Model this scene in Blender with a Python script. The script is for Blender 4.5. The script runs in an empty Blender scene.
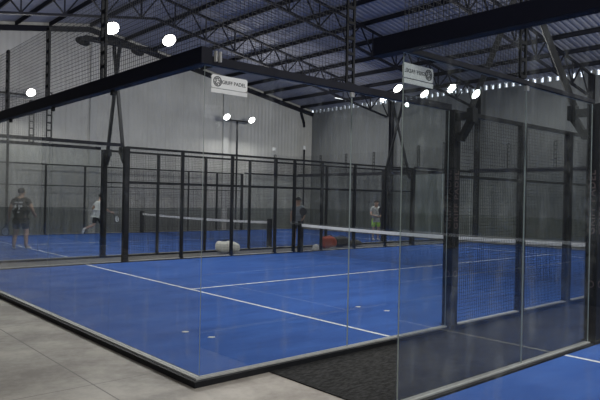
import bpy, math, random
from mathutils import Vector, Matrix
random.seed(7)
SC = bpy.context.scene
COL = SC.collection
V = Vector

# ------------------------------------------------------------------ materials
def new_mat(name):
    m = bpy.data.materials.new(name); m.use_nodes = True
    nt = m.node_tree
    return m, nt, nt.nodes, nt.links, nt.nodes['Principled BSDF']

def mat(name, color, rough=0.6, metal=0.0, var=0.0, scale=6.0, emit=None, bump=0.0, spec=None):
    m, nt, N, L, b = new_mat(name)
    b.inputs['Base Color'].default_value = (*color, 1)
    b.inputs['Roughness'].default_value = rough
    b.inputs['Metallic'].default_value = metal
    if spec is not None:
        b.inputs['Specular IOR Level'].default_value = spec
    tc = N.new('ShaderNodeTexCoord')
    nz = N.new('ShaderNodeTexNoise'); nz.inputs['Scale'].default_value = scale; nz.inputs['Detail'].default_value = 4
    L.new(tc.outputs['Object'], nz.inputs['Vector'])
    mx = N.new('ShaderNodeMix'); mx.data_type = 'RGBA'
    v = var
    mx.inputs[6].default_value = (*[c * (1 - v) for c in color], 1)
    mx.inputs[7].default_value = (*[min(1, c * (1 + v)) for c in color], 1)
    L.new(nz.outputs['Fac'], mx.inputs[0])
    L.new(mx.outputs[2], b.inputs['Base Color'])
    if bump:
        bp = N.new('ShaderNodeBump'); bp.inputs['Strength'].default_value = bump
        L.new(nz.outputs['Fac'], bp.inputs['Height']); L.new(bp.outputs['Normal'], b.inputs['Normal'])
    if emit:
        b.inputs['Emission Color'].default_value = (*emit[:3], 1)
        b.inputs['Emission Strength'].default_value = emit[3]
    return m

def math_node(N, L, op, a, b=None, clamp=False):
    n = N.new('ShaderNodeMath'); n.operation = op; n.use_clamp = clamp
    for i, x in enumerate((a, b)):
        if x is None: continue
        if isinstance(x, (int, float)): n.inputs[i].default_value = x
        else: L.new(x, n.inputs[i])
    return n.outputs[0]

def glass_mat(name, dirt=0.0015, dirt_var=0.12):
    m = bpy.data.materials.new(name); m.use_nodes = True
    nt = m.node_tree; N = nt.nodes; L = nt.links; N.clear()
    out = N.new('ShaderNodeOutputMaterial')
    tr = N.new('ShaderNodeBsdfTransparent'); tr.inputs[0].default_value = (.945, .955, .952, 1)
    gl = N.new('ShaderNodeBsdfGlossy'); gl.inputs['Roughness'].default_value = .012
    gl.inputs['Color'].default_value = (.95, .97, .97, 1)
    geo = N.new('ShaderNodeNewGeometry')
    dot = N.new('ShaderNodeVectorMath'); dot.operation = 'DOT_PRODUCT'
    L.new(geo.outputs['Incoming'], dot.inputs[0]); L.new(geo.outputs['Normal'], dot.inputs[1])
    c = math_node(N, L, 'ABSOLUTE', dot.outputs['Value'])
    f = math_node(N, L, 'SUBTRACT', 1.0, c, True)
    f = math_node(N, L, 'POWER', f, 5.0)
    f = math_node(N, L, 'MULTIPLY', f, .96)
    f = math_node(N, L, 'ADD', f, .04, True)
    mx = N.new('ShaderNodeMixShader'); L.new(f, mx.inputs[0]); L.new(tr.outputs[0], mx.inputs[1]); L.new(gl.outputs[0], mx.inputs[2])
    # dust film with smears and runs
    tc = N.new('ShaderNodeTexCoord')
    mp = N.new('ShaderNodeMapping'); mp.inputs['Scale'].default_value = (5, 5, .7)
    L.new(tc.outputs['Object'], mp.inputs['Vector'])
    n1 = N.new('ShaderNodeTexNoise'); n1.inputs['Scale'].default_value = 1.6; n1.inputs['Detail'].default_value = 6
    L.new(mp.outputs[0], n1.inputs['Vector'])
    n2 = N.new('ShaderNodeTexNoise'); n2.inputs['Scale'].default_value = 3.2; n2.inputs['Detail'].default_value = 8
    n2.inputs['Roughness'].default_value = .7
    L.new(tc.outputs['Object'], n2.inputs['Vector'])
    p = math_node(N, L, 'MULTIPLY', n1.outputs['Fac'], n2.outputs['Fac'])
    p = math_node(N, L, 'SUBTRACT', p, .272, True)
    p = math_node(N, L, 'MULTIPLY', p, dirt_var * 4)
    p = math_node(N, L, 'ADD', p, dirt, True)
    df = N.new('ShaderNodeBsdfDiffuse'); df.inputs[0].default_value = (.62, .66, .66, 1)
    tl = N.new('ShaderNodeBsdfTranslucent'); tl.inputs[0].default_value = (.62, .66, .66, 1)
    dm = N.new('ShaderNodeMixShader'); dm.inputs[0].default_value = .5
    L.new(df.outputs[0], dm.inputs[1]); L.new(tl.outputs[0], dm.inputs[2])
    m2 = N.new('ShaderNodeMixShader'); L.new(p, m2.inputs[0]); L.new(mx.outputs[0], m2.inputs[1]); L.new(dm.outputs[0], m2.inputs[2])
    L.new(m2.outputs[0], out.inputs[0])
    return m

def floor_mat():
    m, nt, N, L, b = new_mat('concrete')
    tc = N.new('ShaderNodeTexCoord')
    n1 = N.new('ShaderNodeTexNoise'); n1.inputs['Scale'].default_value = 1.1; n1.inputs['Detail'].default_value = 8
    n2 = N.new('ShaderNodeTexNoise'); n2.inputs['Scale'].default_value = 7; n2.inputs['Detail'].default_value = 8; n2.inputs['Roughness'].default_value = .7
    for n in (n1, n2): L.new(tc.outputs['Object'], n.inputs['Vector'])
    s = math_node(N, L, 'ADD', math_node(N, L, 'MULTIPLY', n1.outputs['Fac'], .65), math_node(N, L, 'MULTIPLY', n2.outputs['Fac'], .35))
    cr = N.new('ShaderNodeValToRGB')
    cr.color_ramp.elements[0].position = .40; cr.color_ramp.elements[0].color = (.205, .180, .158, 1)
    cr.color_ramp.elements[1].position = .60; cr.color_ramp.elements[1].color = (.42, .385, .340, 1)
    L.new(s, cr.inputs[0])
    sp = N.new('ShaderNodeSeparateXYZ'); L.new(tc.outputs['Object'], sp.inputs[0])
    def joint(o, off, step, w):
        a = math_node(N, L, 'ADD', o, 100 * step - off)
        a = math_node(N, L, 'MODULO', a, step)
        a = math_node(N, L, 'SUBTRACT', a, step / 2)
        a = math_node(N, L, 'ABSOLUTE', a)
        return math_node(N, L, 'GREATER_THAN', a, step / 2 - w)
    j = math_node(N, L, 'MAXIMUM', joint(sp.outputs[0], -.76, 2.4, .008), joint(sp.outputs[1], .62, 3.1, .006))
    mx = N.new('ShaderNodeMix'); mx.data_type = 'RGBA'
    L.new(math_node(N, L, 'MULTIPLY', j, .85), mx.inputs[0])
    L.new(cr.outputs[0], mx.inputs[6]); mx.inputs[7].default_value = (.12, .11, .10, 1)
    L.new(mx.outputs[2], b.inputs['Base Color'])
    b.inputs['Roughness'].default_value = .55
    bp = N.new('ShaderNodeBump'); bp.inputs['Strength'].default_value = .08; L.new(n2.outputs['Fac'], bp.inputs['Height']); L.new(bp.outputs[0], b.inputs['Normal'])
    return m

def wall_mat(name, upper, lower, hz, axis):
    """sheet cladding with a darker dado band up to hz; axis = coordinate along the wall"""
    m, nt, N, L, b = new_mat(name)
    tc = N.new('ShaderNodeTexCoord')
    sp = N.new('ShaderNodeSeparateXYZ'); L.new(tc.outputs['Object'], sp.inputs[0])
    n1 = N.new('ShaderNodeTexNoise'); n1.inputs['Scale'].default_value = .8; n1.inputs['Detail'].default_value = 5
    L.new(tc.outputs['Object'], n1.inputs['Vector'])
    k = math_node(N, L, 'ADD', math_node(N, L, 'MULTIPLY', n1.outputs['Fac'], .5), .75)
    # panel joints
    a = math_node(N, L, 'MODULO', math_node(N, L, 'ADD', sp.outputs[axis], 100.0), 1.0)
    j = math_node(N, L, 'LESS_THAN', a, .035)
    k = math_node(N, L, 'SUBTRACT', k, math_node(N, L, 'MULTIPLY', j, .12))
    low = math_node(N, L, 'LESS_THAN', sp.outputs[2], hz)
    mx = N.new('ShaderNodeMix'); mx.data_type = 'RGBA'
    L.new(low, mx.inputs[0]); mx.inputs[6].default_value = (*upper, 1); mx.inputs[7].default_value = (*lower, 1)
    mu = N.new('ShaderNodeMix'); mu.data_type = 'RGBA'; mu.blend_type = 'MULTIPLY'; mu.inputs[0].default_value = 1
    cb = N.new('ShaderNodeCombineColor')
    for i in range(3): L.new(k, cb.inputs[i])
    L.new(mx.outputs[2], mu.inputs[6]); L.new(cb.outputs[0], mu.inputs[7])
    L.new(mu.outputs[2], b.inputs['Base Color'])
    b.inputs['Roughness'].default_value = .7
    w = math_node(N, L, 'SINE', math_node(N, L, 'MULTIPLY', sp.outputs[axis], 2 * math.pi / .25))
    bp = N.new('ShaderNodeBump'); bp.inputs['Strength'].default_value = .25; bp.inputs['Distance'].default_value = .03
    L.new(w, bp.inputs['Height']); L.new(bp.outputs[0], b.inputs['Normal'])
    return m

def turf_mat(name='blue_turf'):
    m, nt, N, L, b = new_mat(name)
    tc = N.new('ShaderNodeTexCoord')
    n1 = N.new('ShaderNodeTexNoise'); n1.inputs['Scale'].default_value = .9; n1.inputs['Detail'].default_value = 7; n1.inputs['Roughness'].default_value = .65
    mp = N.new('ShaderNodeMapping'); mp.inputs['Scale'].default_value = (.7, 2.2, 1)
    L.new(tc.outputs['Object'], mp.inputs['Vector']); L.new(mp.outputs[0], n1.inputs['Vector'])
    n2 = N.new('ShaderNodeTexNoise'); n2.inputs['Scale'].default_value = 140; n2.inputs['Detail'].default_value = 2
    L.new(tc.outputs['Object'], n2.inputs['Vector'])
    s = math_node(N, L, 'ADD', math_node(N, L, 'MULTIPLY', n1.outputs['Fac'], .7), math_node(N, L, 'MULTIPLY', n2.outputs['Fac'], .3))
    cr = N.new('ShaderNodeValToRGB')
    cr.color_ramp.elements[0].position = .36; cr.color_ramp.elements[0].color = TURF[0]
    cr.color_ramp.elements[1].position = .66; cr.color_ramp.elements[1].color = TURF[1]
    L.new(s, cr.inputs[0]); L.new(cr.outputs[0], b.inputs['Base Color'])
    b.inputs['Roughness'].default_value = .95; b.inputs['Specular IOR Level'].default_value = .15
    bp = N.new('ShaderNodeBump'); bp.inputs['Strength'].default_value = .25; L.new(n2.outputs['Fac'], bp.inputs['Height']); L.new(bp.outputs[0], b.inputs['Normal'])
    return m
TURF = ((.024, .072, .27, 1), (.044, .122, .40, 1))

M = {}
M['glass'] = glass_mat('court_glass')
M['edge'] = mat('polished_glass_edge', (.44, .50, .485), .25, var=.1)
M['black'] = mat('black_powder_coat', (.009, .010, .013), .6, spec=.25, var=.25, scale=9)
M['navy'] = mat('blue_black_beam_paint', (.006, .007, .015), .55, spec=.2, var=.2)
M['kerb'] = mat('galvanised_kerb_cap', (.42, .42, .41), .6, var=.2, scale=20)
M['wire'] = mat('black_wire', (.022, .024, .026), .5)
M['wire_top'] = mat('upper_wire', (.03, .032, .036), .45)
M['line'] = mat('white_line_turf', (.72, .74, .76), .9, var=.08, scale=40)
M['turf'] = turf_mat()
M['carpet'] = mat('black_carpet', (.010, .010, .010), .95, var=.8, scale=45, bump=.5, spec=.12)
def carpet_mat():
    m, nt, N, L, b = new_mat('black_carpet_pile')
    tc = N.new('ShaderNodeTexCoord'); mp = N.new('ShaderNodeMapping'); mp.inputs['Scale'].default_value = (6, 16, 6)
    L.new(tc.outputs['Object'], mp.inputs['Vector'])
    n = N.new('ShaderNodeTexNoise'); n.inputs['Scale'].default_value = 2.2; n.inputs['Detail'].default_value = 10; n.inputs['Roughness'].default_value = .8
    L.new(mp.outputs[0], n.inputs['Vector'])
    cr = N.new('ShaderNodeValToRGB')
    cr.color_ramp.elements[0].position = .42; cr.color_ramp.elements[0].color = (.006, .006, .006, 1)
    cr.color_ramp.elements[1].position = .66; cr.color_ramp.elements[1].color = (.050, .050, .050, 1)
    L.new(n.outputs['Fac'], cr.inputs[0]); L.new(cr.outputs[0], b.inputs['Base Color'])
    b.inputs['Roughness'].default_value = .95; b.inputs['Specular IOR Level'].default_value = .15
    bp = N.new('ShaderNodeBump'); bp.inputs['Strength'].default_value = .5; L.new(n.outputs['Fac'], bp.inputs['Height']); L.new(bp.outputs[0], b.inputs['Normal'])
    return m
M['carpet'] = carpet_mat()
M['floor'] = floor_mat()
M['wall_l'] = wall_mat('grey_gable_cladding', (.53, .525, .50), (.22, .23, .222), 1.13, 0)
M['wall_r'] = wall_mat('dark_grey_side_cladding', (.185, .195, .20), (.115, .125, .12), 1.1, 1)
M['wall_d'] = wall_mat('charcoal_cladding', (.06, .062, .066), (.04, .04, .042), 1.1, 1)
M['roof'] = mat('corrugated_roof_sheet', (.27, .28, .335), .6, .2, var=.15, scale=1.5)
M['steel'] = mat('dark_roof_steel', (.007, .008, .015), .65, var=.25, spec=.25)
M['white'] = mat('white_sign_board', (.86, .87, .86), .5, var=.05)
M['ink'] = mat('charcoal_sign_ink', (.06, .065, .07), .6)
M['band'] = mat('white_net_band', (.80, .80, .79), .8, var=.05)
M['lamp_body'] = mat('dark_lamp_housing', (.03, .03, .033), .5)
M['lens'] = mat('lit_lamp_lens', (.9, .9, .9), .4, emit=(1, .99, .95, 12))
M['skin'] = mat('skin', (.42, .27, .20), .6, var=.1)
M['hair'] = mat('dark_hair', (.015, .012, .010), .7, var=.3)
M['gap'] = mat('pale_translucent_closure', (.6, .62, .65), .6)

# ------------------------------------------------------------------ mesh builder
class MB:
    def __init__(s): s.v = []; s.f = []; s.mi = []
    def add(s, vs, fs, mi=0):
        b = len(s.v); s.v += [tuple(v) for v in vs]
        for f in fs: s.f.append(tuple(b + i for i in f)); s.mi.append(mi)
        return s
    def box(s, lo, hi, mi=0):
        (a, b, c), (d, e, f) = lo, hi
        vs = [(a,b,c),(d,b,c),(d,e,c),(a,e,c),(a,b,f),(d,b,f),(d,e,f),(a,e,f)]
        return s.add(vs, [(0,3,2,1),(4,5,6,7),(0,1,5,4),(1,2,6,5),(2,3,7,6),(3,0,4,7)], mi)
    def bar(s, p, q, w, h=None, mi=0, caps=True):
        """rectangular bar from p to q: w sideways, h upwards"""
        h = w if h is None else h
        p, q = V(p), V(q); d = (q - p).normalized()
        up = V((0,0,1)) if abs(d.z) < .95 else V((1,0,0))
        a = d.cross(up).normalized(); b = a.cross(d).normalized()
        a *= w/2; b *= h/2
        vs = [p-a-b, p+a-b, p+a+b, p-a+b, q-a-b, q+a-b, q+a+b, q-a+b]
        fs = [(0,1,5,4),(1,2,6,5),(2,3,7,6),(3,0,4,7)]
        if caps: fs += [(0,3,2,1),(4,5,6,7)]
        return s.add(vs, fs, mi)
    def tube(s, p, q, r, r2=None, n=12, mi=0):
        r2 = r if r2 is None else r2
        p, q = V(p), V(q); d = (q - p).normalized()
        up = V((0,0,1)) if abs(d.z) < .95 else V((1,0,0))
        a = d.cross(up).normalized(); b = a.cross(d).normalized()
        vs = []
        for c, rr in ((p, r), (q, r2)):
            for i in range(n):
                t = 2*math.pi*i/n; vs.append(c + a*rr*math.cos(t) + b*rr*math.sin(t))
        fs = [(i, (i+1)%n, n+(i+1)%n, n+i) for i in range(n)]
        fs += [tuple(range(n))[::-1], tuple(range(n, 2*n))]
        return s.add(vs, fs, mi)
    def ball(s, c, r, seg=14, rings=9, mi=0, warp=None):
        rx, ry, rz = (r, r, r) if isinstance(r, (int, float)) else r
        vs = []; c = V(c)
        for i in range(rings+1):
            ph = math.pi*i/rings
            for j in range(seg):
                th = 2*math.pi*j/seg
                p = V((rx*math.sin(ph)*math.cos(th), ry*math.sin(ph)*math.sin(th), rz*math.cos(ph)))
                if warp: p = warp(p)
                vs.append(c + p)
        fs = []
        for i in range(rings):
            for j in range(seg):
                fs.append((i*seg+j, (i+1)*seg+j, (i+1)*seg+(j+1)%seg, i*seg+(j+1)%seg))
        return s.add(vs, fs, mi)
    def ring(s, c, r0, r1, t, axis='y', n=28, mi=0, a0=0, a1=2*math.pi):
        """flat annular piece in the plane normal to axis, thickness t"""
        full = abs(a1-a0-2*math.pi) < 1e-6
        vs = []; c = V(c); k = n if full else n+1
        for i in range(k):
            th = a0+(a1-a0)*i/n
            for rr in (r0, r1):
                for o in (-t/2, t/2):
                    u, w = rr*math.cos(th), rr*math.sin(th)
                    vs.append(c + (V((u, o, w)) if axis == 'y' else V((o, u, w)) if axis == 'x' else V((u, w, o))))
        fs = []
        for i in range(n):
            a, b = 4*i, 4*((i+1) % k)
            fs += [(a, b, b+2, a+2), (a+1, a+3, b+3, b+1), (a, a+1, b+1, b), (a+2, b+2, b+3, a+3)]
        return s.add(vs, fs, mi)
    def build(s, name, mats, parent=None, smooth=False, loc=None):
        me = bpy.data.meshes.new(name); me.from_pydata(s.v, [], s.f)
        for m in (mats if isinstance(mats, (list, tuple)) else [mats]): me.materials.append(m)
        for p, i in zip(me.polygons, s.mi): p.material_index = i; p.use_smooth = smooth
        me.update()
        o = bpy.data.objects.new(name, me); COL.objects.link(o)
        if parent: o.parent = parent
        if loc: o.location = loc
        return o

def bevel(o, w=.004, seg=2):
    md = o.modifiers.new('bevel', 'BEVEL'); md.width = w; md.segments = seg; md.limit_method = 'ANGLE'
    return o
def tag(o, label, cat, group=None, kind=None):
    o['label'] = label; o['category'] = cat
    if group: o['group'] = group
    if kind: o['kind'] = kind
    return o
def empty(name, loc=(0,0,0), rz=0):
    o = bpy.data.objects.new(name, None); COL.objects.link(o); o.location = loc; o.rotation_euler = (0,0,rz); o.empty_display_size = .2
    return o
def struct(name, mb, m):
    o = mb.build(name, m); o['kind'] = 'structure'; return o
def put(name, data, parent, loc, rz=0):
    o = bpy.data.objects.new(name, data); COL.objects.link(o); o.parent = parent; o.location = loc; o.rotation_euler = (0,0,rz); return o

_wires = {}
def wire_data(w, h, pitch=.05, th=.0042, m='wire'):
    key = (round(w,3), round(h,3), pitch, th, m)
    if key in _wires: return _wires[key]
    mb = MB(); n = max(2, round(w/pitch)); k = max(2, round(h/pitch))
    for i in range(n+1): mb.bar((w*i/n, 0, 0), (w*i/n, 0, h), th, th, caps=False)
    for j in range(k+1): mb.bar((0, th, h*j/k), (w, th, h*j/k), th, th, caps=False)
    me = bpy.data.meshes.new('wire_mesh'); me.from_pydata(mb.v, [], mb.f); me.materials.append(M[m]); me.update()
    _wires[key] = me
    return me

def text_mesh(txt, size, depth=.002, spacing=1.0):
    cu = bpy.data.curves.new('lettering', 'FONT'); cu.body = txt; cu.size = size; cu.extrude = depth; cu.space_character = spacing
    cu.align_x = 'CENTER'; cu.align_y = 'CENTER'; cu.offset = size*.018
    o = bpy.data.objects.new('lettering', cu); COL.objects.link(o)
    bpy.context.view_layer.update()
    me = bpy.data.meshes.new_from_object(o.evaluated_get(bpy.context.evaluated_depsgraph_get()))
    bpy.data.objects.remove(o); bpy.data.curves.remove(cu)
    me.materials.clear()
    return me

# ------------------------------------------------------------------ hall
ZF = -.07; ZT = -.03
X0, X1, Y0, Y1 = -6.0, 22.0, -24.0, 22.5
EAVE, SL, XR = 7.15, .174, 8.0
def roofz(x): return EAVE + SL*(X1 - x) if x >= XR else EAVE + SL*(X1-XR) - SL*1.0*(XR - x)

struct('floor', MB().box((X0-.2, Y0-.2, ZF-.2), (X1+.2, Y1+.2, ZF)), M['floor'])
def gable(y, t):
    mb = MB(); pts = [(X0, ZF), (X1, ZF), (X1, roofz(X1)-.02), (XR, roofz(XR)-.02), (X0, roofz(X0)-.02)]
    vs = [(x, y, z) for x, z in pts] + [(x, y+t, z) for x, z in pts]
    n = 5
    mb.add(vs, [tuple(range(n)), tuple(range(n, 2*n))[::-1]] + [(i, n+i, n+(i+1)%n, (i+1)%n) for i in range(n)])
    return mb
struct('wall_left', gable(Y1, .2), M['wall_l'])
struct('wall_right', gable(Y0-.2, .2), M['wall_d'])
GAP = .18
struct('wall_back', MB().box((X1, Y0, ZF), (X1+.2, Y1, EAVE-GAP-.03)), M['wall_r'])
struct('wall_front', MB().box((X0-.2, Y0, ZF), (X0, Y1, roofz(X0)-.02)), M['wall_d'])
# pale closure pieces that leave daylight slots under the sheets, above the back wall
cl = MB(); y = Y0
while y < Y1:
    cl.box((X1+.02, y, EAVE-GAP-.03), (X1+.18, y+.17, EAVE-.0)); y += .34
struct('trim_1', cl, M['wall_r'])
# corrugated roof
rb = MB(); prof = []; y = Y0 - .3
while y < Y1 + .3:
    prof += [(y, 0), (y+.10, 0), (y+.13, .045), (y+.20, .045)]; y += .23
n = len(prof); vs = []
for x in (X0-.4, XR, X1+.12):
    for (yy, dz) in prof: vs.append((x, yy, roofz(x)+dz))
fs = [(r*n+i, r*n+i+1, (r+1)*n+i+1, (r+1)*n+i) for r in range(2) for i in range(n-1)]
struct('ceiling', rb.add(vs, fs), M['roof'])

# trusses along x
TY = [16.1, 10.9, 5.7, .5, -4.7, -9.9]
where = ['nearest the far left wall', 'second from the far left wall', 'third from the far left wall',
         'above the near edge of the middle court', 'above the right-hand court', 'last of the row, behind the right-hand court']
for k, ty in enumerate(TY):
    t = empty('roof_truss', (XR, ty, roofz(XR)-.2))
    tag(t, 'dark steel lattice truss under the roof, ' + where[k], 'truss', 'roof trusses')
    def P(x, dz): return (x-XR, 0, roofz(x)-dz-(roofz(XR)-.2))
    for a, b in ((X0+.05, XR), (XR, X1-.05)):
        MB().bar(P(a, .22), P(b, .22), .09, .08).build('top_chord', M['steel'], t)
        aa = a if a > X0+1 else a+.5; bb = b if b < X1-1 else b-.5
        MB().bar(P(aa, 1.12), P(bb, 1.12), .09, .08).build('bottom_chord', M['steel'], t)
    xs = [X0+.6+i*(27.0/38) for i in range(39)]
    for i in range(38):
        d0, d1 = (.24, 1.1) if i % 2 else (1.1, .24)
        MB().bar(P(xs[i], d0), P(xs[i+1], d1), .045, .045).build('web_bar', M['steel'], t)
        if i % 2: MB().bar(P(xs[i+1], .24), P(xs[i+1], 1.1), .04, .04).build('web_bar', M['steel'], t)
    for x in (X0+.12, X1-.12):
        c = empty('hall_column', (x, ty, ZF))
        side = 'dark back wall' if x > 0 else 'front wall behind the viewer'
        tag(c, 'steel wall column against the %s, %s' % (side, where[k].replace('last of the row, ', '')), 'column', 'hall columns')
        h = roofz(x) - 1.05 - ZF if x > 0 else roofz(x)-.25-ZF
        if x > 0: h = roofz(x)-.2-ZF
        MB().box((-.09, -.11, 0), (.09, -.09, h)).box((-.09, .09, 0), (.09, .11, h)).box((-.012, -.09, 0), (.012, .09, h)).build('column_shaft', M['steel'], c)
        MB().box((-.11, -.16, 0), (.11, .16, .02)).build('base_plate', M['steel'], c)
# purlins along y
ordn = ['lowest', 'second', 'third', 'fourth', 'fifth', 'sixth', 'seventh', 'eighth', 'ninth', 'tenth']
px_r = [21.05-1.41*i for i in range(9)]; px_l = [-5.05+1.41*i for i in range(9)]
for lst, side in ((px_r, 'right-hand'), (px_l, 'left-hand')):
    for i, x in enumerate(lst):
        z = roofz(x)-.1
        o = MB().box((-.035, 0, -.08), (.035, Y1-Y0-.04, -.065)).box((-.035, 0, .065), (.035, Y1-Y0-.04, .08)).box((-.035, 0, -.08), (-.015, Y1-Y0-.04, .08)).build('purlin', M['steel'], loc=(x, Y0+.02, z))
        tag(o, '%s dark steel purlin up from the %s eave, under the corrugated roof' % (ordn[i], side), 'purlin', 'roof purlins')
o = MB().box((-.05, 0, -.1), (.05, Y1-Y0-.25, .06)).build('ridge_purlin', M['steel'], loc=(XR, Y0+.02, roofz(XR)-.1))
tag(o, 'dark steel ridge purlin at the top of the roof', 'purlin', 'roof purlins')
# gable rafter with its knee brace
g = empty('gable_rafter', (XR, Y1-.1, roofz(XR)-.2)); tag(g, 'dark sloping rafter along the top of the far left gable wall', 'rafter')
def P(x, dz): return (x-XR, 0, roofz(x)-dz-(roofz(XR)-.2))
MB().bar(P(XR, .3), P(X1-.05, .3), .14, .22).build('beam', M['steel'], g)
MB().bar(P(X0+.05, .3), P(XR, .3), .14, .22).build('beam', M['steel'], g)
MB().bar(P(X1-1.0, .42), P(X1-.75, 1.0), .1, .12).bar(P(X1-.75, .95), P(X1-.72, 1.25), .1, .1).build('knee_brace', M['steel'], g)
# pale pillars, pipe and little fixtures on the gable wall
for i, (x, lab) in enumerate([(8.25, 'pale grey pillar on the far left wall, behind the player in white'),
                              (15.6, 'pale grey pillar on the far left wall, beside the tall lamp pole')]):
    o = MB().box((-.16, -.12, 0), (.16, .0, roofz(x)-.55-ZF)).build('wall_pillar', mat('pale_pillar_paint', (.50, .50, .485), .7, var=.08), loc=(x, Y1-.002, ZF))
    tag(o, lab, 'pillar', 'wall pillars')
pp = empty('drain_pipe', (21.3, Y1-.12, ZF)); tag(pp, 'thin upright pipe with a white cap in the far hall corner', 'pipe')
MB().tube((0,0,0), (0,0,4.8), .05).build('pipe', M['steel'], pp)
MB().tube((0,0,4.75), (0,0,4.98), .1, .07).build('cap', M['white'], pp)
o = MB().box((-.09, -.14, -.1), (.09, 0, .1)).box((-.05, -.2, -.05), (.05, -.14, .05)).build('wall_camera', M['white'], loc=(19.0, Y1-.002, 4.55))
tag(bevel(o, .02), 'small white camera box on the far left wall', 'camera')
tl = empty('ceiling_tube', (19.7, 17.6, roofz(19.7)-.55)); tag(tl, 'short white fluorescent tube under the roof near the far corner', 'lamp')
MB().box((-.6, -.05, .03), (.6, .05, .09)).build('tube_housing', M['lamp_body'], tl)
MB().tube((-.58,0,0), (.58,0,0), .022).build('tube', mat('lit_tube', (.9,.9,.9), .4, emit=(.95, .97, 1, 1.2)), tl)
MB().bar((0,0,.09), (0,0,.36), .03).build('hanger', M['steel'], tl)

# ------------------------------------------------------------------ courts
YA, YB, YC = 0.0, -1.66, 11.66
XB = .92
COURTS = {'a': (0.0, YA, 'middle court'), 'b': (XB, YB-10, 'right-hand court'), 'c': (0.3, YC, 'far left court')}
def lineobj(parent, a, b, name):
    return MB().box((a[0], a[1], ZT+.0005), (b[0], b[1], ZT+.004)).build(name, M['line'], parent)
for key, (ox, oy, nm) in COURTS.items():
    t = empty('court_turf', (ox, oy, 0)); tag(t, 'blue artificial turf of the %s with white lines' % nm, 'turf')
    MB().box((.082, .082, ZF+.001), (19.918, 9.918, ZT)).build('turf', M['turf'], t)
    for x in (2.95, 17.05): lineobj(t, (x-.025, .083, 0), (x+.025, 9.917, 0), 'service_line')
    lineobj(t, (2.98, 4.975, 0), (17.02, 5.025, 0), 'centre_line')
# carpets in the gaps
def carpet(x0, y0, x1, y1, label):
    o = MB().box((x0, y0, ZF), (x1, y1, ZF+.012)).build('carpet_strip', M['carpet']); tag(bevel(o, .004), label, 'carpet')
carpet(.81, YB+.085, 21.5, -.085, 'black carpet runner in the gap between the middle and right-hand courts')
M['carpet_lit'] = mat('lit_grey_carpet', (.10, .098, .095), .95, var=.3, scale=40, bump=.3)  # same carpet as the other gap, its stronger lighting put into the colour
o = MB().box((-.3, 10.085, ZF), (21.5, YC-.085, ZF+.012)).build('carpet_strip', M['carpet_lit']); tag(bevel(o, .004), 'carpet runner coloured a lit grey in the gap behind the middle court, with bags on it', 'carpet')

M['letters'] = mat('faded_red_lettering', (.085, .06, .06), .6)
def fence(key, oy, side, xs, label, wid, thick=.15, lettered=False, wth=.0042):
    """one mesh side of a court; side=+1 when the outside lies towards +y"""
    ox, _, nm = COURTS[key]
    t = empty('mesh_fence', (ox, oy, 0)); tag(t, label, 'fence', 'mesh fences of the courts')
    for i, x in enumerate(xs):
        th = i in (0, len(xs)-1); w = thick if th else wid
        bevel(MB().box((x-w/2, -w/2, ZF), (x+w/2, w/2, 3.0)).box((x-w/2-.02, -w/2-.02, .004), (x+w/2+.02, w/2+.02, .016)).build('post', M['black'], t), .008)
    a, b = xs[0], xs[-1]
    MB().box((a, -.03, 2.95), (b, .03, 3.01)).build('top_rail', M['black'], t)
    MB().box((a, -.02, 2.06), (b, .02, 2.10)).build('mid_rail', M['black'], t)
    MB().box((a, -.075, ZF), (b, .075, -.012)).build('base_kerb', M['black'], t)
    MB().box((a, -.035, -.012), (b, .035, .004)).build('kerb_cap', M['kerb'], t)
    for i in range(len(xs)-1):
        w = xs[i+1]-xs[i]-.06
        put('wire_mesh', wire_data(w, 2.9, .05, wth), t, (xs[i]+.03, 0, .03))
    if lettered:
        for face in lettered:
            me = text_mesh('GRIFF PADEL', .125, .001, 1.15); me.materials.append(M['letters'])
            o = bpy.data.objects.new('lettering', me); COL.objects.link(o); o.parent = t
            x = xs[0]
            # reading upwards on the face of the thick post
            if face == 'x-': R = Matrix(((0,0,-1),(-1,0,0),(0,1,0))).transposed().to_3x3()
            z0, zr = 1.75, .72
            if face == 'x-':
                # local X -> +z, local Y -> +y, local Z(normal) -> -x
                R = Matrix(((0, 0, -1), (0, 1, 0), (1, 0, 0)))
                o.matrix_local = Matrix.Translation((x-thick/2-.001, 0, z0)) @ R.to_4x4()
                MB().ring((x-thick/2-.002, 0, zr), .032, .045, .003, 'x').build('emblem', M['letters'], t)
            else:
                s = 1 if face == 'y+' else -1
                # local X -> +z, normal -> s*y, local Y -> s*... right-handed
                R = Matrix(((0, s*-1*-1*1, 0), (0, 0, s), (1, 0, 0)))
                if R.determinant() < 0: R = Matrix(((0, -s, 0), (0, 0, s), (1, 0, 0)))
                o.matrix_local = Matrix.Translation((x, s*(thick/2+.001), z0)) @ R.to_4x4()
                MB().ring((x, s*(thick/2+.002), zr), .032, .045, .003, 'y').build('emblem', M['letters'], t)
    return t

def pane(x0, y0, x1, y1, h, parent, z0=.004, edge='edge'):
    """glass sheet from (x0,y0) to (x1,y1)"""
    d = V((x1-x0, y1-y0, 0)); L = d.length; t = .006
    rz = math.atan2(d.y, d.x)
    mb = MB(); a = .004 if edge == 'edge' else .0005
    b = mb.box((a, -t, 0), (L-a, t, h)); 
    mb.mi = [1, 1, 0, 1, 0, 1]
    o = mb.build('glass_panel', [M['glass'], M[edge]], parent, loc=(x0, y0, z0)); o.rotation_euler = (0,0,rz)
    return o

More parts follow.
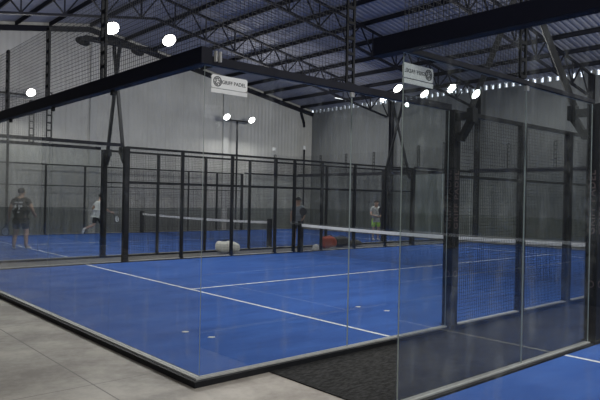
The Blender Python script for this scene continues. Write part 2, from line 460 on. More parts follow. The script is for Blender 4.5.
def lattice(parent, x, y, ax, z0=3.0, h=1.15):
    """perforated ladder upright carrying the upper mesh"""
    mb = MB(); w = .055; d = V((1,0,0)) if ax == 'x' else V((0,1,0))
    p = V((x, y, z0))
    for s in (-1, 1): mb.bar(p+d*w*s, p+d*w*s+V((0,0,h)), .022, .03)
    k = 6
    for i in range(k+1): mb.bar(p-d*w+V((0,0,h*i/k)), p+d*w+V((0,0,h*i/k)), .03, .035)
    return mb.build('lattice_post', M['black'], parent)

SEAM = {'a': (2.04, 3.99), 'b': (2.09, 3.74), 'c': (2.03, 3.70)}
NEARY = {'a': 0, 'b': 10, 'c': 0}; FAR = {'a': 3.88, 'b': 3.98, 'c': 3.58}
def glass_end(key, end, label, detail=True):
    """U of glass panels round one end of a court with beams and upper mesh"""
    ox, oy, nm = COURTS[key]
    t = empty('glass_enclosure', (ox, oy, 0)); tag(t, label, 'glass wall', 'glass ends of the courts')
    def X(x): return x if end == 0 else 20-x
    xe = X(0); s = 1 if end == 0 else -1
    for i in range(5): pane(xe, 2*i, xe, 2*i+2, 2.98, t, edge='glass')
    for y in (0, 10):
        for i in range(2):
            sx = (SEAM[key] if y == NEARY[key] else (2.03, FAR[key])) if end == 0 else (2.03, 3.9)
            a, b = X(.012 if i == 0 else sx[0]), X(sx[i])
            if b < a: a, b = b, a
            pane(a, y, b, y, 2.98, t)
    def rail(nm_, w, z0, z1, m):
        MB().box((xe-w/2, -w/2, z0), (xe+w/2, 10+w/2, z1)).build(nm_, m, t)
        for y in (0, 10):
            a, b = sorted((X(w/2), X((SEAM[key][1] if y == NEARY[key] else FAR[key]) if end == 0 else 3.9)))
            MB().box((a, y-w/2, z0), (b, y+w/2, z1)).build(nm_, m, t)
    rail('base_kerb', .15, ZF, -.012, M['black'])
    rail('kerb_cap', .065, -.012, .004, M['kerb'])
    # beam along the glass head
    e = .28 if (key == 'b') else .05
    MB().box((xe-.06, -.06, 2.985), (xe+.06, 10+e, 3.14)).build('top_beam', M['navy'], t)
    for y in (0, 10):
        a, b = sorted((X(.06), X((SEAM[key][1] if y == NEARY[key] else FAR[key]) if end == 0 else 3.9)))
        hb = (.03, 3.035) if key == 'b' else (.04, 3.07)
        MB().box((a, y-hb[0], 2.99), (b, y+hb[0], hb[1])).build('top_beam', M['navy'], t)
    ly = [.06, 2.28, 4.24, 6.22, 8.2, 9.94]
    for yy in ly[1:5]: lattice(t, xe, yy, 'y', 3.14, 1.02)
    for i in range(5):
        put('upper_mesh', wire_data(ly[i+1]-ly[i], 1.02, .05, .0034, 'wire_top'), t, (xe, ly[i], 3.14), math.pi/2)
    for y in (0, 10):
        lattice(t, X(2 if key != 'c' else 1.82), y, 'x', 3.07, 1.08)
        a, b = sorted((X(.02), X(2)))
        put('upper_mesh', wire_data(b-a, 1.08, .05, .0034, 'wire_top'), t, (a, y, 3.07))
    # clamps at the seams
    if detail:
        for y in (2, 4, 6, 8):
            for z in (2.95,): bevel(MB().box((xe-.02, y-.03, z-.03), (xe+.02, y+.03, z+.03)).build('glass_clamp', M['black'], t), .004)
        for y in (0, 10):
            bevel(MB().box((X(SEAM[key][0])-.025, y-.02, 2.93), (X(SEAM[key][0])+.025, y+.02, 2.985)).build('glass_clamp', M['kerb'], t), .004)
    # small plates at the beam corner
    if key == 'a' and end == 0:
        for dx in (.10, .15): MB().box((dx-.008, -.075, 3.02), (dx+.008, -.04, 3.12)).build('corner_tie', M['kerb'], t)
    return t

FN = {'a': 'middle court', 'b': 'right-hand court', 'c': 'far left court'}
fence('a', 0, -1, [4.09, 6.0, 7.63, 9.1, 10.9, 12.5, 14.1, 15.92], 'black wire mesh fence on the near side of the middle court', .115, .155, ['x-', 'y-'], .005)
fence('a', 10, 1, [4.0, 5.68, 7.38, 9.05, 9.84, 11.08, 12.7, 14.4, 16.0], 'black wire mesh fence on the far side of the middle court before the bags', .08, .14)
fence('c', YC, -1, [3.82, 5.52, 7.2, 8.97, 11.0, 12.6, 14.1, 15.9], 'black wire mesh fence on the near side of the far left court, behind the bags', .075, .14)
fence('c', YC+10, 1, [3.7, 5.6, 7.3, 9.2, 10.9, 12.6, 14.3, 15.9], 'black wire mesh fence along the far left wall, behind the players', .075, .12)
fence('b', YB, 1, [3.86, 6.0, 7.63, 9.1, 10.9, 12.5, 14.1, 15.92], 'black wire mesh fence of the right-hand court beside the carpet, thick lettered post first', .115, .155, ['x-', 'y-'])
fence('b', YB-10, -1, [4.09, 6.0, 7.63, 9.1, 10.9, 12.5, 14.1, 15.92], 'black wire mesh fence on the hidden side of the right-hand court', .115, .155)
glass_end('a', 0, 'glass corner and end wall of the middle court nearest the concrete floor')
glass_end('a', 1, 'glass end wall of the middle court by the dark back wall', False)
glass_end('c', 0, 'glass end wall of the far left court, behind the dark-shirted player', False)
glass_end('c', 1, 'glass end wall of the far left court by the dark back wall', False)
glass_end('b', 0, 'glass end wall of the right-hand court, closest to the viewer')
glass_end('b', 1, 'glass end wall of the right-hand court by the dark back wall', False)

def net(key, label):
    ox, oy, nm = COURTS[key]
    t = empty('court_net', (ox+10, oy+5, ZT+.002)); tag(t, label, 'net', 'court nets')
    for s in (-1, 1):
        bevel(MB().box((-.07, s*4.835-.07, 0), (.07, s*4.835+.07, 1.02)).build('net_post', M['black'], t), .01)
    mb = MB(); n = 220
    for i in range(n+1):
        y = -4.8+9.6*i/n; mb.bar((0, y, .02), (0, y, .9), .004, .004, caps=False)
    for j in range(21):
        z = .02+.88*j/20; mb.bar((0, -4.8, z), (0, 4.8, z), .004, .004, caps=False)
    mb.build('net_mesh', M['wire'], t)
    b = MB()
    ys = [-4.8+9.6*i/24 for i in range(25)]
    def zt(y): return .93-.05*(1-(y/4.8)**2)
    for i in range(24):
        y0, y1 = ys[i], ys[i+1]
        a0, a1 = zt(y0), zt(y1)
        b.add([(-.012,y0,a0-.085),(.012,y0,a0-.085),(.012,y0,a0),(-.012,y0,a0),(-.012,y1,a1-.085),(.012,y1,a1-.085),(.012,y1,a1),(-.012,y1,a1)],
              [(0,1,5,4),(1,2,6,5),(2,3,7,6),(3,0,4,7)])
    b.build('net_band', M['band'], t)
net('a', 'net with white band across the middle court')
net('c', 'net with white band across the far left court, behind the white bag')
net('b', 'net across the right-hand court')

# ------------------------------------------------------------------ lamps on masts
POW = 150
def flood(parent, p, aim, r=.2, power=POW):
    """round floodlight head at p (parent space) aimed at direction aim"""
    p, d = V(p), V(aim).normalized()
    h = MB().tube(p-d*.12, p-d*.03, r*.55, r).tube(p-d*.03, p, r, r*1.02).build('floodlight', M['lamp_body'], parent)
    MB().tube(p-d*.005, p+d*.006, r*.93, r*.9, 20).build('lens', M['lens'], h)
    la = bpy.data.lights.new('lamp_light', 'AREA'); la.shape = 'DISK'; la.size = r*1.8; la.energy = power; la.color = (1, .985, .95)
    lo = bpy.data.objects.new('lamp_light', la); COL.objects.link(lo); lo.parent = h
    lo.location = p+d*.012; lo.rotation_euler = d.to_track_quat('-Z', 'Y').to_euler()
    return h
def xmast(xa, ya, xb, yb, label, ztop=5.85, sh=0):
    """two crossing legs from the thick posts either side of a gap, crossbar, lamps over both courts"""
    xm, ym = (xa+xb)/2, (ya+yb)/2
    t = empty('light_mast', (xm, ym, 2.6)); tag(t, label, 'light mast', 'crossed light masts')
    O = V((xm, ym, 2.6))
    for (x, y, s) in ((xa, ya, 1), (xb, yb, -1)):   # s: direction into the gap
        p0 = V((x, y+s*.15, 2.62)); p1 = V((x, y+s*.30, 2.86)); p2 = V((x, y+s*.30, 3.0))
        c = V((xm, ym, 4.72)); top = c + (c-p2).normalized()*((ztop-4.72)/((c-p2).normalized().z))
        MB().bar(V((x, y+s*.081, 2.62))-O, V((x, y+s*.17, 2.62))-O, .1, .12).bar(p0-O, p1-O, .1, .08).bar(p1-O-V((0,0,.05)), p2-O, .1, .12).bar(V((x, y+s*.081, 2.9))-O, V((x, y+s*.3, 2.9))-O, .08, .1).build('bracket', M['black'], t)
        off = V((.03*s, 0, 0))
        MB().bar(p2-O+off, top-O+off, .075, .075).build('leg', M['black'], t)
    MB().bar(V((xm+sh*.6-1.05, ym, ztop))-O, V((xm+sh*.6+1.05, ym, ztop))-O, .14, .12).build('crossbar', M['black'], t)
    for sy in (-1, 1):
        for dx in (-.82, .82):
            a = V((xm+sh+dx, ym, ztop)); b = V((xm+sh+dx, ym+sy*.85, ztop+.12))
            MB().bar(a-O, b-O, .05, .05).build('lamp_arm', M['black'], t)
            flood(t, b-O+V((0, sy*.1, 0)), (0, sy*.70, -.71))
    return t
def tmast(x, y, sy, label, ztop=5.85):
    t = empty('light_mast', (x, y, 2.6)); tag(t, label, 'light mast', 'pole light masts')
    MB().tube((0,0,ZF-2.6), (0,0,ztop-2.6), .055).build('pole', M['black'], t)
    MB().tube((0,0,ZF-2.6), (0,0,ZF-2.58), .14, .14).build('base_plate', M['black'], t)
    MB().bar((-.85, 0, ztop-2.6), (.85, 0, ztop-2.6), .07, .07).build('crossbar', M['black'], t)
    for dx in (-.82, .82):
        MB().bar((dx, 0, ztop-2.6), (dx, sy*.12, ztop-2.52), .05, .05).build('lamp_arm', M['black'], t)
        flood(t, (dx, sy*.2, ztop-2.5), (0, sy*.80, -.60))
    return t
xmast(4.0, 10, 4.12, YC, 'crossed light mast over the gap behind the middle court, near the player in white', sh=.24)
xmast(16.0, 10, 16.0, YC, 'crossed light mast over the far end of the gap, by the player in green shorts', sh=-.35)
xmast(4.78, YB, 4.09, 0, 'crossed light mast over the near carpet gap, beside the thick lettered post')
xmast(16.9, YB, 15.92, 0, 'crossed light mast over the far end of the carpet gap, by the dark back wall')
tmast(4.42, YC+10.22, -1, 'pole light mast on the far left fence at the left edge of view')
tmast(15.98, YC+10.22, -1, 'pole light mast with two lamps on the far left fence, by the pale pillar')
tmast(5.06, YB-10.22, 1, 'pole light mast on the hidden side of the right-hand court, near end')
tmast(16.9, YB-10.22, 1, 'pole light mast on the hidden side of the right-hand court, far end')

fill = empty('added_fill_light', (X0+.02, -9.5, 5.4)); tag(fill, 'added fill light on the wall behind the viewer', 'lamp')  # fill light added to lift the signs and concrete; no such lamp known
MB().box((0, -.12, -.12), (.03, .12, .12)).build('fill_plate', M['black'], fill)
MB().bar((.03, 0, 0), (.3, 0, .0), .05).build('lamp_arm', M['black'], fill)
flood(fill, (.42, .05, -.02), (.62, .72, -.26), .24, 380)
# ------------------------------------------------------------------ signs on the glass
def sign(x0, y, s, label):
    """board on the outside of the side glass; s = outward direction along y"""
    w, h = .425, .125
    t = empty('sign_board', (x0+w/2, y+s*.012, 2.845)); tag(t, label, 'sign', 'court signs')
    # rounded board
    n = 6; r = .022; pts = []
    for cx, cz, a0 in ((w/2-r, h/2-r, 0), (-w/2+r, h/2-r, 90), (-w/2+r, -h/2+r, 180), (w/2-r, -h/2+r, 270)):
        for i in range(n+1):
            a = math.radians(a0+90*i/n); pts.append((cx+r*math.cos(a), cz+r*math.sin(a)))
    k = len(pts); vs = [(p[0], -.003, p[1]) for p in pts]+[(p[0], .003, p[1]) for p in pts]
    MB().add(vs, [tuple(range(k)), tuple(range(k, 2*k))[::-1]]+[(i, k+i, k+(i+1)%k, (i+1)%k) for i in range(k)]).build('board', M['white'], t)
    MB().box((-w/2, -.003, -h/2-.048), (w/2, .003, -h/2-.008)).build('lower_strip', M['white'], t)
    dx = -s*(-1)  # emblem sits at the reader's left
    ex = -w/2+.068 if s < 0 else w/2-.068
    e = MB().ring((ex, 0, 0), .040, .050, .009)
    for a in (0, 2.1, 4.2): e.ring((ex, 0, 0), .012, .021, .009, a0=a, a1=a+1.5, n=10)
    for a in (1.0, 3.1, 5.2): e.ring((ex, 0, 0), .025, .036, .009, a0=a, a1=a+1.75, n=12)
    e.build('emblem', M['ink'], t)
    me = text_mesh('GRIFF PADEL', .049, .0045, 1.02); me.materials.append(M['ink'])
    o = bpy.data.objects.new('lettering', me); COL.objects.link(o); o.parent = t
    cx = .048 if s < 0 else -.048
    if s < 0: R = Matrix(((1,0,0),(0,0,-1),(0,1,0)))
    else: R = Matrix(((-1,0,0),(0,0,1),(0,1,0)))
    o.matrix_local = Matrix.Translation((cx, 0, -.002)) @ R.to_4x4()
sign(.085, 0, -1, 'white sign with round emblem and lettering on the corner glass of the middle court')
sign(XB+.02, YB, 1, 'white sign showing mirrored lettering through the glass of the right-hand court')

# ------------------------------------------------------------------ people
def skin_mesh(name, joints, edges, rad, mats, sub=1, parent=None, root='pelvis'):
    keys = [k for k in joints if any(k in e for e in edges)]
    idx = {k: i for i, k in enumerate(keys)}
    me = bpy.data.meshes.new(name)
    me.from_pydata([joints[k] for k in keys], [(idx[a], idx[b]) for a, b in edges], [])
    o = bpy.data.objects.new(name, me); COL.objects.link(o)
    md = o.modifiers.new('skin', 'SKIN'); md.use_smooth_shade = True
    if not me.skin_vertices: me.attributes  # the modifier makes the layer
    sv = me.skin_vertices[0].data
    for k in keys:
        r = rad[k]; sv[idx[k]].radius = (r, r) if isinstance(r, (int, float)) else r
        sv[idx[k]].use_root = (k == root)
    ms = o.modifiers.new('sub', 'SUBSURF'); ms.levels = sub; ms.render_levels = sub
    bpy.context.view_layer.update()
    dg = bpy.context.evaluated_depsgraph_get()
    me2 = bpy.data.meshes.new_from_object(o.evaluated_get(dg))
    bpy.data.objects.remove(o)
    me2.name = name; me2.materials.clear(); me2.materials.append(mats)
    for p in me2.polygons: p.use_smooth = True
    o = bpy.data.objects.new(name, me2); COL.objects.link(o)
    if parent: o.parent = parent
    return o

BASE = dict(pelvis=(0,0,.95), waist=(0,0,1.08), chest=(0,.01,1.28), neckbase=(0,0,1.45), neck=(0,.01,1.52), jaw=(0,.035,1.575), skull=(0,.015,1.66), crown=(0,.01,1.70),
  nose=(0,.125,1.625),
  shl=(-.18,0,1.41), ell=(-.25,-.02,1.14), wrl=(-.27,.07,.91), pal=(-.27,.095,.84),
  shr=(.18,0,1.41), elr=(.25,-.02,1.14), wrr=(.27,.07,.91), par=(.27,.095,.84),
  hil=(-.10,0,.90), knl=(-.12,.03,.50), cal=(-.12,-.01,.36), anl=(-.12,-.02,.09), tol=(-.14,.15,.035),
  hir=(.10,0,.90), knr=(.12,.03,.50), car=(.12,-.01,.36), anr=(.12,-.02,.09), tor=(.14,.15,.035))
RAD = dict(pelvis=(.15,.11), waist=(.135,.10), chest=(.165,.115), neckbase=.075, neck=.056, jaw=.068, skull=.098, crown=.075, nose=.018,
  shl=.068, ell=.046, wrl=.031, pal=.036, shr=.068, elr=.046, wrr=.031, par=.036,
  hil=.095, knl=.060, cal=.058, anl=.040, tol=.034, hir=.095, knr=.060, car=.058, anr=.040, tor=.034)
EDG = [('pelvis','waist'),('waist','chest'),('chest','neckbase'),('neckbase','neck'),('neck','jaw'),('jaw','skull'),('skull','crown'),('jaw','nose'),
  ('neckbase','shl'),('shl','ell'),('ell','wrl'),('wrl','pal'),('neckbase','shr'),('shr','elr'),('elr','wrr'),('wrr','par'),
  ('pelvis','hil'),('hil','knl'),('knl','cal'),('cal','anl'),('anl','tol'),('pelvis','hir'),('hir','knr'),('knr','car'),('car','anr'),('anr','tor')]
def lerp(a, b, t): return tuple(a[i]+(b[i]-a[i])*t for i in range(3))

def person(loc, rz, pose, scale, colors, label, cap=False, print_=None, bulk=1.0):
    J = dict(BASE); J.update(pose)
    keep = ('neck', 'jaw', 'skull', 'crown', 'nose')
    Rr = {k: v if k in keep else (tuple(x*bulk for x in v) if isinstance(v, tuple) else v*bulk) for k, v in RAD.items()}
    loc = (loc[0], loc[1], loc[2]+.018); E = list(EDG)
    for s, sg in (('l', -1), ('r', 1)):
        w, p = V(J['wr'+s]), V(J['pa'+s]); d = (p-w).normalized()
        side = V((0, 1, 0)); side = (side-d*side.dot(d)).normalized()
        nrm = d.cross(side).normalized()
        for i, (o, ln) in enumerate(((-.032, .07), (-.011, .085), (.011, .09), (.032, .078))):
            a = p+d*.03+side*o; b = a+d*ln*.5+nrm*sg*.008; c = b+d*ln*.35+nrm*sg*.03
            for nme, q, rr in (('a', a, .0105), ('b', b, .0098), ('c', c, .0085)):
                J['f%s%d%s' % (s, i, nme)] = tuple(q); Rr['f%s%d%s' % (s, i, nme)] = rr
            E += [('pa'+s, 'f%s%da' % (s, i)), ('f%s%da' % (s, i), 'f%s%db' % (s, i)), ('f%s%db' % (s, i), 'f%s%dc' % (s, i))]
        a = p-d*.01+side*.045; b = a+d*.05+side*.012
        J['t'+s] = tuple(a); J['u'+s] = tuple(b); Rr['t'+s] = .012; Rr['u'+s] = .0095
        E += [('pa'+s, 't'+s), ('t'+s, 'u'+s)]
    body = skin_mesh('person', J, E, Rr, M['skin'])
    tag(body, label, 'person', 'players on the far left court')
    body.location = loc; body.rotation_euler = (0,0,rz); body.scale = (scale,)*3
    JJ = dict(J)
    for s in 'lr':
        JJ['sl'+s] = lerp(J['sh'+s], J['el'+s], .62)
        JJ['le'+s] = lerp(J['hi'+s], J['kn'+s], .85)
    R2 = {k: (tuple(x+.016 for x in v) if isinstance(v, tuple) else v+.016) for k, v in Rr.items()}
    R2.update(sll=.072*bulk, slr=.072*bulk, lel=.098*bulk, ler=.098*bulk, neckbase=.088*bulk, pelvis=(.168*bulk, .128*bulk), hil=.11*bulk, hir=.11*bulk)
    JS = dict(JJ); JS['hem'] = lerp(J['pelvis'], J['waist'], -.35); R2['hem'] = (.175*bulk, .135*bulk)
    skin_mesh('shirt', JS, [('hem','pelvis'),('pelvis','waist'),('waist','chest'),('chest','neckbase'),('neckbase','shl'),('shl','sll'),('neckbase','shr'),('shr','slr')], R2, colors['shirt'], 1, body)
    R3 = dict(R2); R3.update(pelvis=(.162*bulk, .122*bulk), waist=(.140*bulk, .108*bulk))
    skin_mesh('shorts', JJ, [('pelvis','waist'),('pelvis','hil'),('hil','lel'),('pelvis','hir'),('hir','ler')], R3, colors['shorts'], 1, body)
    for s in 'lr':
        a, tt = V(J['an'+s]), V(J['to'+s])
        dn = V((0,0,-1)) if a.z < .2 else ((a-V(J['ca'+s])).normalized())
        heel = a-(tt-a).normalized()*.05+dn*.03
        sj = dict(h=tuple(heel), m=tuple(lerp(heel, tt, .5)), t=tuple(tt+(tt-a).normalized()*.04), k=tuple(a+V((0,0,.02))))
        skin_mesh('shoe', sj, [('h','m'),('m','t'),('h','k')], dict(h=.046, m=.048, t=.040, k=.048), colors['shoe'], 1, body, root='h')
        sk = dict(a=tuple(lerp(J['an'+s], J['ca'+s], .05)), b=tuple(lerp(J['an'+s], J['ca'+s], .4)))
        skin_mesh('sock', sk, [('a','b')], dict(a=.048, b=.054), colors['sock'], 1, body, root='a')
    hc = V(J['skull']); up = (V(J['crown'])-V(J['neck'])).normalized()
    q = V((0,0,1)).rotation_difference(up)
    MB().ball((0,0,0), (.098, .112, .105), warp=lambda p: V((p.x, p.y*1.0-.012, max(p.z, -.045 if p.y < .02 else .035)))).build('hair', M['hair'], body, True).matrix_local = Matrix.Translation(hc+up*.022) @ q.to_matrix().to_4x4()
    for sx in (-1, 1):
        eo = MB().ball((sx*.033, .097, -.005), (.013, .008, .009), 8, 6).build('eye', M['ink'], body, True); eo.matrix_local = Matrix.Translation(hc) @ q.to_matrix().to_4x4()
        ea = MB().ball((sx*.1, -.005, -.02), (.012, .022, .032), 8, 6).build('ear', M['skin'], body, True); ea.matrix_local = Matrix.Translation(hc) @ q.to_matrix().to_4x4()
    mo = MB().ball((0, .098, -.078), (.024, .008, .006), 8, 6).build('mouth', mat('lips', (.30, .13, .11), .6), body, True); mo.matrix_local = Matrix.Translation(hc) @ q.to_matrix().to_4x4()
    if cap:
        c = MB().ball((0,0,0), (.108, .118, .10), warp=lambda p: V((p.x, p.y, max(p.z, -.01)))).build('cap', cap, body, True); c.matrix_local = Matrix.Translation(hc+up*.035) @ q.to_matrix().to_4x4()
        b = MB().ball((0, .13, .0), (.075, .075, .008), 12, 6).build('cap_brim', cap, c, True)
    if print_:
        pm = MB()
        for (x, z, w, h) in print_: pm.box((x-w/2, -.13*bulk-.014, z-h/2), (x+w/2, -.13*bulk-.006, z+h/2))
        pm.build('shirt_print', M['band'], body)
    return body, J

def racket(body, grip, direction, facen, label, face_mat, holes=True):
    """padel racket; grip point and direction given in the body's own space"""
    mw = Matrix.Translation(body.location) @ body.rotation_euler.to_matrix().to_4x4() @ Matrix.Scale(body.scale[0], 4)
    g = mw @ V(grip); d = (mw.to_3x3() @ V(direction)).normalized(); nn = (mw.to_3x3() @ V(facen)).normalized()
    nn = (nn-d*nn.dot(d)).normalized(); x = d.cross(nn).normalized()
    R = Matrix((x, nn, d)).transposed().to_4x4()
    t = empty('padel_racket', g); t.matrix_world = Matrix.Translation(g) @ R
    tag(t, label, 'racket', 'padel rackets')
    # local: z along the racket, y normal
    pts = []; n = 26
    for i in range(n):
        a = 2*math.pi*i/n; r = .128
        px_, pz = r*math.sin(a), r*1.08*math.cos(a)
        if pz < 0: px_ *= 1-.18*(-pz/.138)
        pts.append((px_, pz+.31))
    fr = MB()
    for i in range(n):
        a, b = pts[i], pts[(i+1) % n]; fr.bar((a[0], 0, a[1]), (b[0], 0, b[1]), .04, .022)
    fr.build('frame', M['lamp_body'], t)
    k = len(pts); ins = [(p[0]*.93, (p[1]-.31)*.93+.31) for p in pts]
    MB().add([(p[0], -.017, p[1]) for p in ins]+[(p[0], .017, p[1]) for p in ins],
             [tuple(range(k)), tuple(range(k, 2*k))[::-1]]+[(i, k+i, k+(i+1)%k, (i+1)%k) for i in range(k)]).build('hitting_face', face_mat, t)
    hm = MB()
    for i in range(-2, 3):
        for j in range(-2, 3):
            if i*i+j*j < 6: hm.tube((i*.032, -.0185, .31+j*.032), (i*.032, .0185, .31+j*.032), .007, n=8)
    hm.build('hole_pattern', M['ink'], t)
    MB().tube((0,0,-.07), (0,0,.07), .016, .015).bar((0,0,.07), (-.05,0,.19), .02, .03).bar((0,0,.07), (.05,0,.19), .02, .03).build('grip', M['ink'], t)
    return t

c_black = mat('black_cloth', (.018, .018, .020), .85, var=.3, scale=14)
c_navy = mat('dark_navy_cloth', (.022, .024, .034), .85, var=.3, scale=14)
c_white = mat('white_cloth', (.62, .63, .62), .85, var=.12, scale=14)
c_grey = mat('grey_blue_cloth', (.22, .25, .28), .85, var=.15, scale=14)
c_lgrey = mat('light_grey_cloth', (.36, .38, .38), .85, var=.15, scale=14)
c_green = mat('lime_green_cloth', (.42, .72, .10), .8, var=.15, scale=14)
c_shoe = mat('pale_shoe', (.62, .62, .61), .7, var=.1)
c_sock = mat('white_sock', (.6, .6, .6), .9)
c_face = mat('pale_racket_face', (.55, .57, .58), .5, var=.15)
c_dface = mat('dark_racket_face', (.06, .06, .07), .5, var=.3)

FACE_AWAY = -math.radians(48)   # local +y turned towards the far right of the hall
b, J = person((2.85, 14.8, ZT), -math.radians(42), dict(
    shl=(-.21,0,1.41), shr=(.21,0,1.41), ell=(-.31,-.03,1.15), wrl=(-.36,.02,.92), pal=(-.37,.04,.85), elr=(.31,.02,1.16), wrr=(.30,.2,1.0), par=(.28,.27,.98),
    hil=(-.10,0,.90), knl=(-.16,.04,.50), cal=(-.17,0,.36), anl=(-.19,-.02,.09), tol=(-.24,.14,.035),
    hir=(.10,0,.90), knr=(.15,.03,.50), car=(.16,-.01,.36), anr=(.17,-.02,.09), tor=(.22,.14,.035)), 1.07,
    dict(shirt=c_black, shorts=c_navy, shoe=c_shoe, sock=c_sock), 'person in a black shirt with white back print, standing with back turned',
    print_=[(-.06, 1.36, .10, .035), (.07, 1.36, .10, .035), (-.08, 1.24, .035, .10), (.02, 1.22, .03, .14), (.08, 1.25, .05, .05), (0, 1.08, .06, .03)], bulk=1.22)
racket(b, (-.38, .05, .78), (-.3, .05, -.9), (.2, 1, 0), 'pale racket hanging from the left hand of the dark-shirted player', c_face)
b, J = person((6.85, 18.5, ZT), -math.radians(75), dict(
    pelvis=(0,-.02,.93), waist=(0,.02,1.06), chest=(0,.08,1.25), neckbase=(0,.12,1.42), neck=(0,.15,1.49), jaw=(0,.19,1.545), skull=(0,.18,1.63), crown=(0,.18,1.67), nose=(0,.29,1.60),
    shl=(-.18,.11,1.38), ell=(-.27,-.02,1.16), wrl=(-.26,.12,.98), pal=(-.26,.18,.95), shr=(.18,.12,1.38), elr=(.24,.22,1.13), wrr=(.22,.46,1.02), par=(.21,.53,1.0),
    hil=(-.10,0,.88), knl=(-.12,-.06,.50), cal=(-.12,-.28,.44), anl=(-.12,-.50,.38), tol=(-.12,-.56,.22),
    hir=(.10,0,.88), knr=(.11,.14,.50), car=(.11,.12,.34), anr=(.11,.10,.09), tor=(.12,.27,.035)), 1.02,
    dict(shirt=c_white, shorts=c_black, shoe=c_shoe, sock=c_sock), 'person in a white shirt and black shorts running, half hidden behind a post')
racket(b, (.21, .58, .98), (.0, .45, -.55), (1, .1, .1), 'pale round racket held out by the running player in white', c_face)
b, J = person((12.05, 12.30, ZT), math.radians(128), dict(
    elr=(.27,-.01,1.15), wrr=(.25,.12,.94), par=(.24,.18,.92), ell=(-.25,.0,1.15), wrl=(-.22,.16,.97), pal=(-.20,.22,.95)), 1.0,
    dict(shirt=c_grey, shorts=c_black, shoe=c_shoe, sock=c_sock), 'person in a grey shirt and dark cap facing forward behind the net post', cap=c_black)
racket(b, (-.20, .26, .95), (-.15, .2, .9), (0, 1, 0), 'dark racket held up by the player in the dark cap', c_dface)
b, J = person((16.75, 12.55, ZT), math.radians(150), dict(
    elr=(.26,.05,1.14), wrr=(.12,.24,1.08), par=(.06,.27,1.08), ell=(-.26,.05,1.14), wrl=(-.12,.24,1.05), pal=(-.06,.27,1.05)), .98,
    dict(shirt=c_lgrey, shorts=c_green, shoe=c_shoe, sock=c_sock), 'person in a light grey shirt and lime green shorts near the far fence')
racket(b, (0, .30, 1.06), (-.3, .3, .75), (0, 1, .3), 'dark racket held across the chest of the player in green shorts', c_dface)

# ------------------------------------------------------------------ bags in the gap
ZC = ZF+.012
def softbag(loc, size, rz, m, name, label, cat, strap=None, group='bags behind the fence'):
    t = empty(name, loc, rz); tag(t, label, cat, group)
    sx, sy, sz = size
    def warp(p):
        k = lambda v, r: math.copysign(abs(v/r)**.6*r, v) if r else v
        q = V((k(p.x, sx/2), k(p.y, sy/2), k(p.z, sz/2)))
        q.z *= 1-.25*max(0, q.x/(sx/2))
        q += V((0,0,.02*math.sin(q.x*14)+.012*math.sin(q.y*23)))
        return q
    o = MB().ball((0,0,0), (sx/2, sy/2, sz/2), 28, 16, warp=warp).build('body', m, t, True); 
    lo = min(v.co.z for v in o.data.vertices)
    for v in o.data.vertices: v.co.z = max(0, v.co.z-lo-.01)
    if strap:
        pts = [(-sx*.28, 0, sz*.9), (-sx*.2, 0, sz*1.12), (0, .02, sz*1.2), (sx*.2, 0, sz*1.08), (sx*.26, 0, sz*.8)]
        mb = MB()
        for i in range(4): mb.bar(pts[i], pts[i+1], .035, .014)
        mb.build('handle', strap, t)
    zz = MB().bar((-sx*.38, -.01, sz*.97), (sx*.3, -.01, sz*.90), .02, .02).build('zip', strap or M['ink'], t)
    return t
softbag((7.95, 11.0, ZC), (.78, .42, .36), math.radians(-35), mat('cream_bag_cloth', (.62, .62, .57), .8, var=.12), 'sports_bag', 'white soft sports bag lying in the gap behind the middle fence', 'bag', c_black)
softbag((12.3, 10.9, ZC), (.62, .36, .42), math.radians(-30), mat('orange_red_bag_cloth', (.36, .075, .045), .8, var=.3), 'sports_bag', 'orange-red sports bag behind the net, with a white cap at its left', 'bag', c_black)
softbag((13.15, 11.05, ZC), (.70, .36, .36), math.radians(-40), mat('black_bag_cloth', (.025, .025, .027), .7, var=.3), 'sports_bag', 'black sports bag beside the orange-red one behind the net', 'bag', M['ink'])
softbag((13.85, 11.05, ZC), (.55, .36, .22), math.radians(-20), mat('olive_bag_cloth', (.10, .09, .065), .8, var=.3), 'sports_bag', 'low olive grey bag at the right end of the bag row', 'bag', M['ink'])
t = empty('white_cap', (11.42, 10.6, ZC), math.radians(200)); tag(t, 'white cap on the carpet left of the orange-red bag', 'cap')
MB().ball((0,0,0), (.14, .15, .2), 16, 10, warp=lambda p: V((p.x, p.y, max(0, p.z)))).build('crown', c_white, t, True)
MB().ball((0, .17, .015), (.11, .11, .012), 14, 6).build('brim', c_white, t, True)

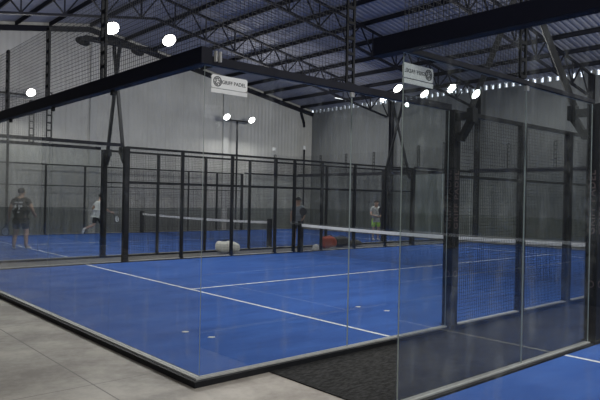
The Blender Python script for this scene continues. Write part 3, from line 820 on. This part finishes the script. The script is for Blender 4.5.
# small flat white flecks on the turf
for (x, y, rz, lab) in [(4.2, 1.84, .3, 'small white fleck on the blue turf, second from the right'), (4.32, 1.33, .2, 'small white fleck on the blue turf, rightmost and nearest the thick post'),
                   (1.1, 1.44, .4, 'small white fleck on the blue turf just right of the glass corner edge'), (1.0, 1.9, .3, 'small white fleck on the blue turf just left of the glass corner edge')]:
    n = 9; ps = [(0.045*(1+.25*math.sin(i*2.7))*math.cos(2*math.pi*i/n), .03*(1+.3*math.cos(i*1.9))*math.sin(2*math.pi*i/n)) for i in range(n)]
    o = MB().add([(p[0], p[1], 0) for p in ps]+[(p[0], p[1], .006) for p in ps], [tuple(range(n))[::-1], tuple(range(n, 2*n))]+[(i, (i+1)%n, n+(i+1)%n, n+i) for i in range(n)]).build('white_fleck', c_white, loc=(x, y, ZT+.0005))
    o.rotation_euler = (0,0,rz-.85); tag(o, lab, 'scrap', 'white flecks on the turf')

# ------------------------------------------------------------------ world, camera, view
w = bpy.data.worlds.new('sky'); SC.world = w; w.use_nodes = True
bg = w.node_tree.nodes['Background']; bg.inputs[0].default_value = (.75, .82, .95, 1); bg.inputs[1].default_value = 2.0
cam = bpy.data.cameras.new('camera'); co = bpy.data.objects.new('camera', cam); COL.objects.link(co)
q = (-3.1220441249491335, -4.9572618507965895, 1.7279566953515786, 0.8470667829290914, -0.002492424630813742, 0.01933326199801581, 607.3411490477708)
ya, pi_, ro = q[3:6]
f = V((math.cos(ya)*math.cos(pi_), math.sin(ya)*math.cos(pi_), math.sin(pi_)))
s = f.cross(V((0,0,1))).normalized(); u = s.cross(f)
s2 = math.cos(ro)*s+math.sin(ro)*u; u2 = -math.sin(ro)*s+math.cos(ro)*u
co.matrix_world = Matrix.Translation(q[:3]) @ Matrix((s2, u2, -f)).transposed().to_4x4()
cam.sensor_width = 36; cam.lens = q[6]*36/600; cam.clip_start = .05; cam.clip_end = 200
SC.camera = co
SC.view_settings.view_transform = 'Standard'; SC.view_settings.look = 'None'; SC.view_settings.gamma = 1; SC.view_settings.use_curve_mapping = False
SC.view_settings.exposure = 0.0
SC.cycles.transparent_max_bounces = 48; SC.cycles.max_bounces = 10; SC.cycles.glossy_bounces = 6; SC.cycles.diffuse_bounces = 4
SC.cycles.use_denoising = True
SC.cycles.sample_clamp_indirect = 6
